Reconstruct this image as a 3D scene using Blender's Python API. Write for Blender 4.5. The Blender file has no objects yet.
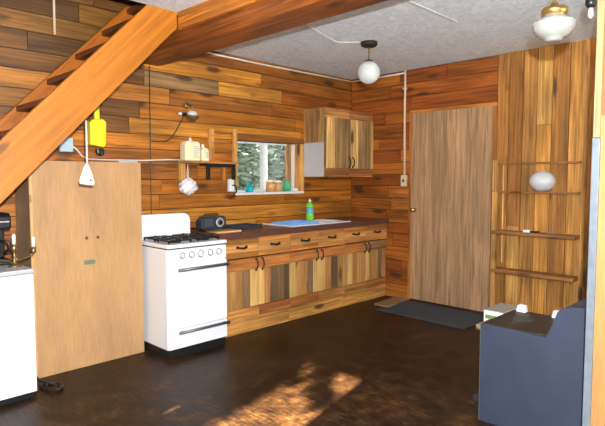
import bpy, bmesh, math, random
from mathutils import Vector, Matrix
random.seed(7)
PI = math.pi
SC = bpy.context.scene
COL = SC.collection

# ------------------------------------------------------------------ helpers
def s2l(r, g, b):
    f = lambda c: (c / 255 / 12.92) if c / 255 <= 0.04045 else ((c / 255 + 0.055) / 1.055) ** 2.4
    return (f(r), f(g), f(b))

class MB:
    """collects shapes for ONE mesh; every face carries a base colour, a random seed and a material slot"""
    def __init__(self):
        self.v = []; self.f = []; self.c = []; self.m = []; self.sm = []
    def add(self, vs, fs, col=(1, 1, 1), mi=0, smooth=False):
        b = len(self.v); r = random.random()
        self.v += [tuple(p) for p in vs]
        for q in fs:
            self.f.append([b + i for i in q]); self.c.append((col[0], col[1], col[2], r)); self.m.append(mi); self.sm.append(smooth)
        return self
    def box(self, a, b, col=(1, 1, 1), mi=0, rot=None, piv=None):
        x0, y0, z0 = [min(a[i], b[i]) for i in range(3)]; x1, y1, z1 = [max(a[i], b[i]) for i in range(3)]
        vs = [Vector(p) for p in ((x0,y0,z0),(x1,y0,z0),(x1,y1,z0),(x0,y1,z0),(x0,y0,z1),(x1,y0,z1),(x1,y1,z1),(x0,y1,z1))]
        if rot is not None:
            pv = Vector(piv) if piv is not None else (vs[0] + vs[6]) / 2
            vs = [rot @ (p - pv) + pv for p in vs]
        return self.add(vs, [(0,3,2,1),(4,5,6,7),(0,1,5,4),(1,2,6,5),(2,3,7,6),(3,0,4,7)], col, mi)
    def prism(self, pts, ax, a, b, col=(1,1,1), mi=0):
        """2-D outline pts extruded along axis ax (0,1,2) from a to b"""
        def P(p, t):
            q = [p[0], p[1]]; q.insert(ax, t); return q
        n = len(pts)
        area = sum(pts[i][0]*pts[(i+1)%n][1]-pts[(i+1)%n][0]*pts[i][1] for i in range(n))
        if area < 0: pts = pts[::-1]
        if ax == 1: a, b = max(a, b), min(a, b)
        else: a, b = min(a, b), max(a, b)
        vs = [P(p, a) for p in pts] + [P(p, b) for p in pts]
        fs = [list(range(n))[::-1], list(range(n, 2*n))] + [(i, (i+1)%n, n+(i+1)%n, n+i) for i in range(n)]
        return self.add(vs, fs, col, mi)
    def tube(self, path, r, col=(1,1,1), mi=0, n=8, smooth=True):
        path = [Vector(p) for p in path]; rings = []
        rr = r if isinstance(r, (list, tuple)) else [r]*len(path)
        up = None
        for i, p in enumerate(path):
            d = (path[min(i+1, len(path)-1)] - path[max(i-1, 0)]).normalized()
            if up is None:
                up = d.orthogonal().normalized()
            else:
                up = (up - d*up.dot(d))
                up = up.normalized() if up.length > 1e-6 else d.orthogonal().normalized()
            w = d.cross(up)
            rings.append([p + (up*math.cos(2*PI*k/n) + w*math.sin(2*PI*k/n))*rr[i] for k in range(n)])
        vs = [q for g in rings for q in g]; fs = []
        for i in range(len(path)-1):
            for k in range(n):
                fs.append((i*n+k, i*n+(k+1)%n, (i+1)*n+(k+1)%n, (i+1)*n+k))
        fs.append(list(range(n))[::-1]); fs.append([(len(path)-1)*n+k for k in range(n)])
        return self.add(vs, fs, col, mi, smooth)
    def lathe(self, prof, cen=(0,0,0), rot=None, col=(1,1,1), mi=0, n=28, smooth=True):
        """profile of (radius, height) turned about z"""
        vs = []; fs = []; cen = Vector(cen)
        for r, z in prof:
            for k in range(n):
                p = Vector((max(r,1e-5)*math.cos(2*PI*k/n), max(r,1e-5)*math.sin(2*PI*k/n), z))
                if rot is not None: p = rot @ p
                vs.append(p + cen)
        for i in range(len(prof)-1):
            for k in range(n):
                fs.append((i*n+k, i*n+(k+1)%n, (i+1)*n+(k+1)%n, (i+1)*n+k))
        fs.append(list(range(n))[::-1]); fs.append([(len(prof)-1)*n+k for k in range(n)])
        return self.add(vs, fs, col, mi, smooth)
    def ball(self, cen, r, sz=1.0, col=(1,1,1), mi=0, n=28):
        k = 16
        return self.lathe([(r*math.sin(PI*i/k), -r*sz*math.cos(PI*i/k)) for i in range(k+1)], cen, None, col, mi, n)
    def build(self, name, mats, parent=None, bevel=0.0, segs=2):
        root = parent
        off = Vector((0,0,0))
        while root is not None:
            off += root.location; root = root.parent
        me = bpy.data.meshes.new(name)
        me.from_pydata([tuple(Vector(p) - off) for p in self.v], [], self.f)
        if not isinstance(mats, (list, tuple)): mats = [mats]
        for m in mats: me.materials.append(m)
        ca = me.color_attributes.new('Col', 'FLOAT_COLOR', 'CORNER')
        for p in me.polygons:
            p.material_index = self.m[p.index]; p.use_smooth = self.sm[p.index]
            for li in p.loop_indices: ca.data[li].color = self.c[p.index]
        me.validate(); me.update()
        o = bpy.data.objects.new(name, me); COL.objects.link(o)
        if parent is not None: o.parent = parent
        if bevel > 0:
            b = o.modifiers.new('edge', 'BEVEL'); b.width = bevel; b.segments = segs; b.limit_method = 'ANGLE'; b.angle_limit = math.radians(40)
        return o

def tag(o, label=None, cat=None, group=None, kind=None):
    if label: o['label'] = label
    if cat: o['category'] = cat
    if group: o['group'] = group
    if kind: o['kind'] = kind
    return o
def empty(name, loc, label=None, cat=None, group=None, kind=None):
    o = bpy.data.objects.new(name, None); COL.objects.link(o); o.location = loc; o.empty_display_size = .1
    return tag(o, label, cat, group, kind)
def jit(c, a=.12):
    k = 1 + random.uniform(-a, a)
    return (c[0]*k, c[1]*k*(1+random.uniform(-.04,.04)), c[2]*k*(1+random.uniform(-.06,.06)))

# ------------------------------------------------------------------ materials
def newmat(name):
    m = bpy.data.materials.new(name); m.use_nodes = True
    nt = m.node_tree; return m, nt, nt.nodes['Principled BSDF'], nt.nodes, nt.links
def plain(name, col, rough=.5, metal=0, bump=0, bscale=40, var=0, coat=0, trans=0):
    m, nt, P, N, L = newmat(name)
    P.inputs['Base Color'].default_value = (*col, 1); P.inputs['Roughness'].default_value = rough; P.inputs['Metallic'].default_value = metal
    if coat: P.inputs['Coat Weight'].default_value = coat
    if trans: P.inputs['Transmission Weight'].default_value = trans
    if var or bump:
        tc = N.new('ShaderNodeTexCoord'); ns = N.new('ShaderNodeTexNoise'); ns.inputs['Scale'].default_value = bscale; ns.inputs['Detail'].default_value = 6
        L.new(tc.outputs['Object'], ns.inputs['Vector'])
        if var:
            mr = N.new('ShaderNodeMapRange'); mr.inputs['To Min'].default_value = 1-var; mr.inputs['To Max'].default_value = 1+var*.6
            L.new(ns.outputs['Fac'], mr.inputs['Value'])
            mx = N.new('ShaderNodeMix'); mx.data_type = 'RGBA'; mx.blend_type = 'MULTIPLY'; mx.inputs[0].default_value = 1
            mx.inputs[6].default_value = (*col, 1); L.new(mr.outputs[0], mx.inputs[7]); L.new(mx.outputs[2], P.inputs['Base Color'])
        if bump:
            bp = N.new('ShaderNodeBump'); bp.inputs['Strength'].default_value = bump; bp.inputs['Distance'].default_value = .01
            L.new(ns.outputs['Fac'], bp.inputs['Height']); L.new(bp.outputs[0], P.inputs['Normal'])
    return m
def wood(name, axis, rough=.5, grain=.55, knots=1.0, fine=1.0, blotch=.34):
    """board material: colour of each board from its attribute, grain stretched along axis, random knots"""
    m, nt, P, N, L = newmat(name)
    at = N.new('ShaderNodeAttribute'); at.attribute_name = 'Col'
    tc = N.new('ShaderNodeTexCoord')
    sh = N.new('ShaderNodeVectorMath'); sh.operation = 'SCALE'; sh.inputs[0].default_value = (37, 23, 51); L.new(at.outputs['Alpha'], sh.inputs['Scale'])
    def coords(sc):
        mp = N.new('ShaderNodeVectorMath'); mp.operation = 'MULTIPLY'; mp.inputs[1].default_value = sc; L.new(tc.outputs['Object'], mp.inputs[0])
        ad = N.new('ShaderNodeVectorMath'); ad.operation = 'ADD'; L.new(mp.outputs[0], ad.inputs[0]); L.new(sh.outputs[0], ad.inputs[1]); return ad.outputs[0]
    def stretch(a, b):
        s = [b, b, b]; s[axis] = a; return s
    n1 = N.new('ShaderNodeTexNoise'); n1.inputs['Scale'].default_value = 1; n1.inputs['Detail'].default_value = 7; n1.inputs['Roughness'].default_value = .65; n1.inputs['Distortion'].default_value = .6
    L.new(coords(stretch(1.6*fine, 42*fine)), n1.inputs['Vector'])
    n2 = N.new('ShaderNodeTexNoise'); n2.inputs['Scale'].default_value = 1; n2.inputs['Detail'].default_value = 3
    L.new(coords(stretch(1.3, 5)), n2.inputs['Vector'])
    vo = N.new('ShaderNodeTexVoronoi'); vo.inputs['Scale'].default_value = 1
    L.new(coords(stretch(2.2, 6.5)), vo.inputs['Vector'])
    m1 = N.new('ShaderNodeMapRange'); m1.inputs['From Min'].default_value = .36; m1.inputs['From Max'].default_value = .64; m1.inputs['To Min'].default_value = 1-grain; m1.inputs['To Max'].default_value = 1+grain*.5; L.new(n1.outputs['Fac'], m1.inputs['Value'])
    m2 = N.new('ShaderNodeMapRange'); m2.inputs['From Min'].default_value = .3; m2.inputs['From Max'].default_value = .7; m2.inputs['To Min'].default_value = 1-blotch; m2.inputs['To Max'].default_value = 1+blotch; L.new(n2.outputs['Fac'], m2.inputs['Value'])
    mm = N.new('ShaderNodeMath'); mm.operation = 'MULTIPLY'; L.new(m1.outputs[0], mm.inputs[0]); L.new(m2.outputs[0], mm.inputs[1])
    mx = N.new('ShaderNodeMix'); mx.data_type = 'RGBA'; mx.blend_type = 'MULTIPLY'; mx.inputs[0].default_value = 1
    L.new(at.outputs['Color'], mx.inputs[6]); L.new(mm.outputs[0], mx.inputs[7])
    nd = N.new('ShaderNodeTexNoise'); nd.inputs['Scale'].default_value = 1; L.new(coords(stretch(6, 16)), nd.inputs['Vector'])
    ad2 = N.new('ShaderNodeMath'); ad2.operation = 'MULTIPLY_ADD'; ad2.inputs[1].default_value = .22; L.new(nd.outputs['Fac'], ad2.inputs[0]); L.new(vo.outputs['Distance'], ad2.inputs[2])
    kr = N.new('ShaderNodeMapRange'); kr.interpolation_type = 'SMOOTHSTEP'; kr.inputs['From Min'].default_value = .22; kr.inputs['From Max'].default_value = .38; kr.inputs['To Min'].default_value = .85*knots; kr.inputs['To Max'].default_value = 0; L.new(ad2.outputs[0], kr.inputs['Value'])
    sp = N.new('ShaderNodeSeparateColor'); L.new(vo.outputs['Color'], sp.inputs[0])
    gt = N.new('ShaderNodeMath'); gt.operation = 'GREATER_THAN'; gt.inputs[1].default_value = .5; L.new(sp.outputs[0], gt.inputs[0])
    km = N.new('ShaderNodeMath'); km.operation = 'MULTIPLY'; L.new(kr.outputs[0], km.inputs[0]); L.new(gt.outputs[0], km.inputs[1])
    kx = N.new('ShaderNodeMix'); kx.data_type = 'RGBA'; L.new(km.outputs[0], kx.inputs[0]); L.new(mx.outputs[2], kx.inputs[6]); kx.inputs[7].default_value = (.045, .018, .006, 1)
    L.new(kx.outputs[2], P.inputs['Base Color'])
    P.inputs['Roughness'].default_value = rough
    bp = N.new('ShaderNodeBump'); bp.inputs['Strength'].default_value = .25; bp.inputs['Distance'].default_value = .004
    L.new(n1.outputs['Fac'], bp.inputs['Height']); L.new(bp.outputs[0], P.inputs['Normal'])
    return m
CABZ = wood('cabinet_boards', 2, rough=.55, grain=.32, knots=.8, fine=1.5, blotch=.28)
WX, WY, WZ = wood('wood_grain_x', 0), wood('wood_grain_y', 1), wood('wood_grain_z', 2)
PLYZ = wood('plywood_vertical', 2, rough=.5, grain=.18, knots=.0, fine=4.5, blotch=.16)
DOORM = wood('door_veneer', 2, rough=.5, grain=.42, knots=0, fine=1.0, blotch=.18)
STRM = wood('stair_timber', 0, rough=.45, grain=.22, knots=.5, fine=.6, blotch=.15)

def floor_mat():
    m, nt, P, N, L = newmat('worn_dark_floor')
    tc = N.new('ShaderNodeTexCoord')
    a = N.new('ShaderNodeTexNoise'); a.inputs['Scale'].default_value = 6.5; a.inputs['Detail'].default_value = 12; a.inputs['Roughness'].default_value = .78; L.new(tc.outputs['Object'], a.inputs['Vector'])
    mp = N.new('ShaderNodeMapping'); mp.inputs['Scale'].default_value = (70, 9, 1); mp.inputs['Rotation'].default_value = (0, 0, .12); L.new(tc.outputs['Object'], mp.inputs['Vector'])
    b = N.new('ShaderNodeTexNoise'); b.inputs['Scale'].default_value = 1; b.inputs['Detail'].default_value = 6; L.new(mp.outputs[0], b.inputs['Vector'])
    c = N.new('ShaderNodeTexNoise'); c.inputs['Scale'].default_value = 1.1; c.inputs['Detail'].default_value = 4; L.new(tc.outputs['Object'], c.inputs['Vector'])
    r = N.new('ShaderNodeValToRGB'); L.new(a.outputs['Fac'], r.inputs[0])
    r.color_ramp.elements[0].position = .34; r.color_ramp.elements[0].color = (.005, .0035, .003, 1)
    r.color_ramp.elements[1].position = .74; r.color_ramp.elements[1].color = (.095, .044, .013, 1)
    e = r.color_ramp.elements.new(.50); e.color = (.021, .0095, .004, 1)
    mr = N.new('ShaderNodeMapRange'); mr.inputs['From Min'].default_value = .3; mr.inputs['From Max'].default_value = .7; mr.inputs['To Min'].default_value = .35; mr.inputs['To Max'].default_value = 1.8; L.new(b.outputs['Fac'], mr.inputs['Value'])
    mc = N.new('ShaderNodeMapRange'); mc.inputs['From Min'].default_value = .3; mc.inputs['From Max'].default_value = .7; mc.inputs['To Min'].default_value = .35; mc.inputs['To Max'].default_value = 1.5; L.new(c.outputs['Fac'], mc.inputs['Value'])
    mm = N.new('ShaderNodeMath'); mm.operation = 'MULTIPLY'; L.new(mr.outputs[0], mm.inputs[0]); L.new(mc.outputs[0], mm.inputs[1])
    mx = N.new('ShaderNodeMix'); mx.data_type = 'RGBA'; mx.blend_type = 'MULTIPLY'; mx.inputs[0].default_value = 1; L.new(r.outputs[0], mx.inputs[6]); L.new(mm.outputs[0], mx.inputs[7]); L.new(mx.outputs[2], P.inputs['Base Color'])
    rr = N.new('ShaderNodeMapRange'); rr.inputs['To Min'].default_value = .24; rr.inputs['To Max'].default_value = .6; P.inputs['Specular IOR Level'].default_value = .2; L.new(a.outputs['Fac'], rr.inputs['Value']); L.new(rr.outputs[0], P.inputs['Roughness'])
    bp = N.new('ShaderNodeBump'); bp.inputs['Strength'].default_value = .3; bp.inputs['Distance'].default_value = .004; L.new(b.outputs['Fac'], bp.inputs['Height']); L.new(bp.outputs[0], P.inputs['Normal'])
    return m
def ceil_mat():
    m, nt, P, N, L = newmat('textured_ceiling')
    tc = N.new('ShaderNodeTexCoord')
    a = N.new('ShaderNodeTexNoise'); a.inputs['Scale'].default_value = 16; a.inputs['Detail'].default_value = 8; a.inputs['Distortion'].default_value = 1.5; L.new(tc.outputs['Object'], a.inputs['Vector'])
    r = N.new('ShaderNodeValToRGB'); L.new(a.outputs['Fac'], r.inputs[0])
    r.color_ramp.elements[0].position = .35; r.color_ramp.elements[0].color = (.62, .70, .82, 1)
    r.color_ramp.elements[1].position = .65; r.color_ramp.elements[1].color = (.84, .91, .99, 1)
    L.new(r.outputs[0], P.inputs['Base Color']); P.inputs['Roughness'].default_value = .9
    bp = N.new('ShaderNodeBump'); bp.inputs['Strength'].default_value = .5; bp.inputs['Distance'].default_value = .01; L.new(a.outputs['Fac'], bp.inputs['Height']); L.new(bp.outputs[0], P.inputs['Normal'])
    return m
def pane_mat():
    m, nt, P, N, L = newmat('window_glass')
    N.remove(P); out = N['Material Output']
    t = N.new('ShaderNodeBsdfTransparent'); g = N.new('ShaderNodeBsdfGlossy'); g.inputs['Roughness'].default_value = .02
    fr = N.new('ShaderNodeFresnel'); fr.inputs['IOR'].default_value = 1.4
    mx = N.new('ShaderNodeMixShader'); L.new(fr.outputs[0], mx.inputs[0]); L.new(t.outputs[0], mx.inputs[1]); L.new(g.outputs[0], mx.inputs[2]); L.new(mx.outputs[0], out.inputs['Surface'])
    return m
def sheet_mat(name, col, fac):
    m, nt, P, N, L = newmat(name)
    out = N['Material Output']; P.inputs['Base Color'].default_value = (*col, 1); P.inputs['Roughness'].default_value = .3
    t = N.new('ShaderNodeBsdfTransparent'); mx = N.new('ShaderNodeMixShader'); mx.inputs[0].default_value = fac
    L.new(t.outputs[0], mx.inputs[1]); L.new(P.outputs[0], mx.inputs[2]); L.new(mx.outputs[0], out.inputs['Surface'])
    return m
def leaf_mat(name):
    m, nt, P, N, L = newmat(name)
    at = N.new('ShaderNodeAttribute'); at.attribute_name = 'Col'; L.new(at.outputs['Color'], P.inputs['Base Color']); P.inputs['Roughness'].default_value = .6
    tr = N.new('ShaderNodeBsdfTranslucent'); L.new(at.outputs['Color'], tr.inputs['Color'])
    mx = N.new('ShaderNodeMixShader'); mx.inputs[0].default_value = .35; L.new(P.outputs[0], mx.inputs[1]); L.new(tr.outputs[0], mx.inputs[2]); L.new(mx.outputs[0], N['Material Output'].inputs['Surface'])
    return m
FLOOR, CEILM, PANE, LEAF = floor_mat(), ceil_mat(), pane_mat(), leaf_mat('leaves')
WHITE = plain('white_enamel', (.86, .87, .90), .22, coat=.3)
WHITEP = plain('white_plastic', (.8, .8, .8), .4)
BLACK = plain('black_paint', (.012, .012, .013), .35)
IRON = plain('black_iron', (.018, .016, .015), .5, .3)
GREYM = plain('grey_steel', (.17, .17, .18), .4, .6)
CHROME = plain('chrome', (.75, .75, .77), .18, 1)
BRASS = plain('brass', (.62, .40, .13), .28, .9)
OLDBRASS = plain('tarnished_brass', (.30, .21, .09), .38, .8)
GLOBE = plain('white_glass', (.62, .63, .64), .12, coat=.5)
SHADEG = plain('opal_shade_glass', (.36, .36, .34), .1, coat=.6)
ASH = plain('ash_grey', (.075, .068, .06), .8, var=.5, bscale=30)
CREAM = plain('cream_plastic', (.82, .76, .48), .4)
WAX = plain('white_wax', (.85, .82, .72), .45)
YELLOW = plain('yellow_plastic', (.80, .72, .02), .35)
LBLUE = plain('pale_blue_plastic', (.45, .58, .66), .4)
SHEETM = plain('blue_grey_sheet_metal', (.044, .056, .092), .5, .25, bump=.1, bscale=6, var=.35)
RUST = plain('rusty_hot_plate', (.045, .034, .026), .55, .3, bump=.4, bscale=9, var=.7)
MATM = plain('slate_grey_pile', (.052, .062, .072), .95, bump=.6, bscale=220, var=.35)
COUNTER = plain('red_brown_laminate', (.105, .040, .024), .30, var=.3, bscale=14)
COUNTERE = plain('red_brown_edge', (.125, .05, .034), .45, var=.4, bscale=30)
TEAL = plain('teal_glass', (.02, .50, .58), .1, trans=.4)
AMBER = plain('amber_glass', (.70, .38, .14), .15, trans=.3)
GREENG = plain('green_glass', (.12, .55, .25), .12, trans=.4)
LIME = plain('lime_soap', (.20, .72, .05), .25)
LABELB = plain('blue_label', (.12, .42, .52), .4)
SCRIB = plain('grey_blue_print', (.40, .45, .50), .5)
BLUEB = plain('pale_blue_basin', (.22, .42, .78), .3)
CONDUIT = plain('cream_conduit', (.66, .52, .36), .5)
WCORD = plain('white_cord', (.72, .68, .62), .5)
DIAL = plain('silver_dial', (.6, .6, .6), .3, .5)
DRADIO = plain('dark_blue_grey_casing', (.03, .04, .055), .3)
PUFFM = plain('white_mesh_puff', (.80, .78, .78), .9, bump=.8, bscale=60)
GSTRIP = plain('galvanised_strip', (.17, .20, .235), .45, .2, bump=.3, bscale=25, var=.35)
GREENK = plain('green_print', (.10, .25, .05), .5)
PAPERW = plain('white_card', (.82, .84, .86), .6)
PAPERG = plain('grey_brown_card', (.30, .26, .21), .7)
SMEAR = plain('green_smear', (.17, .20, .10), .7)
KNOTM = plain('dark_knot', (.16, .06, .02), .6)
SILVERK = plain('dull_silver_top', (.55, .56, .58), .35, .3)
BARKW = plain('pale_bark', (.55, .55, .52), .8, bump=.5, bscale=12, var=.4)
BARK = plain('brown_bark', (.10, .07, .05), .9, var=.4)
BOUNCE = plain('pale_bounce_ground', (.46, .49, .54), .95, var=.5, bscale=3)  # ground made pale to bounce sunlight up to the ceiling
PLASTIC = sheet_mat('clear_plastic_sheet', (.78, .79, .81), .42)
CLEARG = sheet_mat('clear_glass', (.8, .85, .85), .35)

# board colours (the boards' own colour)
ORANGE = [s2l(196,126,42), s2l(186,114,34), s2l(206,138,50), s2l(170,100,30), s2l(190,116,34), s2l(212,148,60)]
DARKW = [s2l(140,86,32), s2l(154,94,34), s2l(130,80,34), s2l(112,72,34), s2l(164,100,36)]
GREYW = [s2l(140,108,68), s2l(124,94,58)]
REDW = [s2l(166,92,28), s2l(150,78,24), s2l(178,104,34), s2l(158,84,24), s2l(190,116,42)]
PALE = [s2l(200,142,72), s2l(214,160,90), s2l(182,122,58), s2l(196,136,66)]
TRIMW = s2l(206,140,66)
ORANGE, REDW, DARKW = [[(c[0]*.84, c[1]*.80, c[2]*.66) for c in p] for p in (ORANGE, REDW, DARKW)]
PALE = [(c[0]*.9, c[1]*.88, c[2]*.78) for c in PALE]

# ------------------------------------------------------------------ camera
C = Vector((-5.195, -4.280, 1.42))
psi = math.radians(44.7827); pit = math.radians(3.7503); FPX = 526.323
Fh = Vector((math.cos(psi), math.sin(psi), 0)); R = Vector((math.sin(psi), -math.cos(psi), 0)); Zv = Vector((0,0,1))
F = Fh*math.cos(pit) - Zv*math.sin(pit); U = Fh*math.sin(pit) + Zv*math.cos(pit)
cam = bpy.data.cameras.new('camera'); cam.sensor_width = 36; cam.sensor_fit = 'HORIZONTAL'; cam.lens = FPX*36/605
cam.clip_start = .05
co = bpy.data.objects.new('camera', cam); COL.objects.link(co)
co.matrix_world = Matrix(((R.x, U.x, -F.x, C.x), (R.y, U.y, -F.y, C.y), (R.z, U.z, -F.z, C.z), (0,0,0,1)))
SC.camera = co

# ------------------------------------------------------------------ setting
CZ = 2.66
XL, YF = -6.4, -6.5
def struct(o): o['kind'] = 'structure'; return o
struct(MB().box((XL-.1, YF-.1, -.1), (.15, .15, 0)).build('floor', FLOOR))
cb = MB()
cb.box((XL-.12, YF-.12, CZ), (.15, -.78, CZ+.2)); cb.box((-2.86, -.78, CZ), (.15, .14, CZ+.2)); cb.box((-2.97, -.78, CZ), (-2.86, -.001, CZ+.2)); cb.box((XL, -.78, CZ), (-5.7, 0, CZ+.2))
struct(cb.build('ceiling', CEILM))

def span_cuts(a, b, lo=.7, hi=2.4):
    xs = [a]
    while xs[-1] < b - .3:
        xs.append(min(b, xs[-1] + random.uniform(lo, hi)))
    if b - xs[-1] > 1e-6: xs[-1] = b
    return list(zip(xs[:-1], xs[1:]))
# kitchen wall: horizontal boards around the window opening
WX0, WX1, WZ0, WZ1 = -1.86, -.87, 1.275, 1.81
wb = MB()
zs = [0, .14, .285, .43, .57, .715, .86, 1.0, 1.14, 1.275, 1.41, 1.545, 1.68, 1.81, 1.95, 2.09, 2.235, 2.375, 2.52, 2.66]
while zs[-1] < 4.3: zs.append(zs[-1]+.15)
FIX = {16: [(-2.85, -2.05, GREYW[0]), (-2.05, -1.2, ORANGE[5]), (-1.2, 0, REDW[0])],
       17: [(-2.85, -1.5, ORANGE[2]), (-1.5, 0, DARKW[4])],
       15: [(-2.6, -1.35, DARKW[1]), (-1.35, 0, ORANGE[3])],
       14: [(-2.9, -1.0, ORANGE[1]), (-1.0, 0, ORANGE[4])],
       13: [(-3.0, -.9, ORANGE[2]), (-.9, 0, ORANGE[1])]}
for i in range(len(zs)-1):
    z0, z1 = zs[i], zs[i+1]
    x_end = 0 if z0 < CZ-.05 else -2.872
    segs = [(XL, x_end)]
    inwin = z0 >= WZ0-.01 and z1 <= WZ1+.01
    if inwin: segs = [(XL, WX0), (WX1, x_end)]
    pieces = []
    if i in FIX:
        pieces += [(a, b, None) for a, b in span_cuts(XL, FIX[i][0][0])] + FIX[i]
    else:
        for s in segs: pieces += [(a, b, None) for a, b in span_cuts(*s)]
    for a, b, col in pieces:
        if col is None:
            mid = (a+b)/2
            if mid < -2.9 and z0 > 2.2: pal = [s2l(124,80,34), s2l(104,66,28), s2l(138,92,42), s2l(94,62,28), s2l(146,96,40)]  # weathered upper boards; flash fall-off is also put into these darker browns
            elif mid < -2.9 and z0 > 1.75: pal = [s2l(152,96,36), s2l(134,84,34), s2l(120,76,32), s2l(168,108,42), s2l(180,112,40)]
            elif z0 > 1.95: pal = ORANGE[:5] + DARKW[:2]
            elif z0 < 1.25: pal = ORANGE + [REDW[0]]
            else: pal = ORANGE[:5] + [DARKW[4], REDW[2]]
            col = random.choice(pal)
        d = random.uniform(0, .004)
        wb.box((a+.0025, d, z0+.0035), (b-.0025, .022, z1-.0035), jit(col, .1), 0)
dk = (.03, .015, .008)
for a, b in (((XL-.1, .018, 0), (-2.872, .14, 4.3)), ((-2.872, .018, 0), (WX0, .14, CZ)), ((WX1, .018, 0), (.15, .14, CZ)), ((WX0, .018, 0), (WX1, .14, WZ0)), ((WX0, .018, WZ1), (WX1, .14, CZ)),  ):
    wb.box(a, b, dk, 0)
struct(wb.build('wall_back', WX))
# stairwell above the ceiling (boarded shaft the stairs climb into, unseen cap added against sky light)
ub = MB()
ub.box((XL-.1, -.9, CZ+.2), (-2.75, -.80, 4.4), DARKW[1]); ub.box((-2.87, -.8, CZ+.2), (-2.75, 0, 4.4), DARKW[0]); ub.box((XL-.1, -.8, CZ+.2), (XL, .0, 4.4), DARKW[0]); ub.box((XL-.1, -.9, 4.4), (-2.75, .15, 4.5), DARKW[2])
struct(ub.build('wall_stairwell', WX))

# door wall: horizontal boards, then upright boards
wr = MB()
zr = [0]
while zr[-1] < CZ-.02: zr.append(min(CZ, zr[-1] + random.choice((.135, .15, .165))))
if zr[-1]-zr[-2] < .06: zr.pop(-2)
for z0, z1 in zip(zr[:-1], zr[1:]):
    for a, b in span_cuts(-1.9, 0, .55, 1.5):
        wr.box((random.uniform(-.004, 0), a+.0025, z0+.0035), (.02, b-.0025, z1-.0035), jit(random.choice(REDW), .12), 0)
vb = [-1.90, -2.02, -2.155, -2.29, -2.43, -2.58, -2.71]
for k, (a, b) in enumerate(zip(vb[:-1], vb[1:])):
    cuts = [.0, CZ]
    if k == 3: cuts = [0, 1.93, CZ]
    if k == 1: cuts = [0, .95, CZ]
    for z0, z1 in zip(cuts[:-1], cuts[1:]):
        wr.box((random.uniform(-.013, -.007), b+.0035, z0+.002), (.02, a-.0035, z1-.002), jit(random.choice(PALE), .2), 1)
y = -2.71
while y > YF:
    wr.box((-.006, y, 0), (.02, max(y-.14, YF), CZ), jit(PALE[0], .15), 1); y -= .142
wr.box((.012, YF-.1, 0), (.15, .02, CZ), dk, 1)
struct(wr.build('wall_right', [WY, WZ]))

# walls out of view, with the window openings daylight comes through
SY0, SY1, SZ0, SZ1 = -3.095, -2.50, .95, 1.92
GY0, GY1, GZ0, GZ1 = -2.25, -2.195, 1.28, 1.38  # slit added in the unseen wall to throw the thin sun streak
wl = MB()
for a, b in (((XL-.12, YF, 0), (XL, -6.2, CZ)), ((XL-.12, -4.6, 0), (XL, SY0, CZ)), ((XL-.12, -6.2, 0), (XL, -4.6, .8)), ((XL-.12, -6.2, 1.65), (XL, -4.6, CZ)), ((XL-.12, SY1, 0), (XL, GY0, CZ)), ((XL-.12, GY1, 0), (XL, .02, CZ)), ((XL-.12, GY0, 0), (XL, GY1, GZ0)), ((XL-.12, GY0, GZ1), (XL, GY1, CZ)), ((XL-.12, SY0, 0), (XL, SY1, SZ0)), ((XL-.12, SY0, SZ1), (XL, SY1, CZ))):
    wl.box(a, b, ORANGE[1], 0)
struct(wl.build('wall_left', WY))
FX0, FX1, FZ0, FZ1 = -5.9, -.8, .75, 2.35
wf = MB()
for a, b in (((XL-.12, YF-.12, 0), (FX0, YF, CZ)), ((FX1, YF-.12, 0), (.15, YF, CZ)), ((FX0, YF-.12, 0), (FX1, YF, FZ0)), ((FX0, YF-.12, FZ1), (FX1, YF, CZ))):
    wf.box(a, b, ORANGE[1], 0)
struct(wf.build('wall_front', WX))

def window(name, plane, u0, u1, z0, z1, depth, fw=.05):
    """framed pane; plane ('x'|'y', value)"""
    ax, val = plane
    def bx(m, ua, ub, za, zb, d0, d1, col=TRIMW):
        if ax == 'y': m.box((ua, val+d0, za), (ub, val+d1, zb), col)
        else: m.box((val+d0, ua, za), (val+d1, ub, zb), col)
    root = struct(empty(name, (u0, val, z0) if ax == 'y' else (val, u0, z0)))
    f = MB(); d0, d1 = depth
    bx(f, u0, u0+fw, z0, z1, d0, d1); bx(f, u1-fw, u1, z0, z1, d0, d1); bx(f, u0, u1, z1-fw, z1, d0, d1); bx(f, u0, u1, z0, z0+fw, d0, d1)
    f.build('window_frame', WZ if ax == 'x' else WX, root)
    p = MB(); dm = (d0+d1)/2; bx(p, u0+fw*.8, u1-fw*.8, z0+fw*.8, z1-fw*.8, dm-.002, dm+.002); p.build('pane', PANE, root)
    return root
window('window_2', ('x', XL), SY0, SY1, SZ0, SZ1, (-.1, -.03), .03)
window('fill_window', ('x', XL), -6.2, -4.6, .8, 1.65, (-.1, -.03), .04)  # unseen window added to bring more daylight onto the door wall
w3 = window('window_3', ('y', YF), FX0, FX1, FZ0, FZ1, (-.1, -.03), .06)

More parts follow.
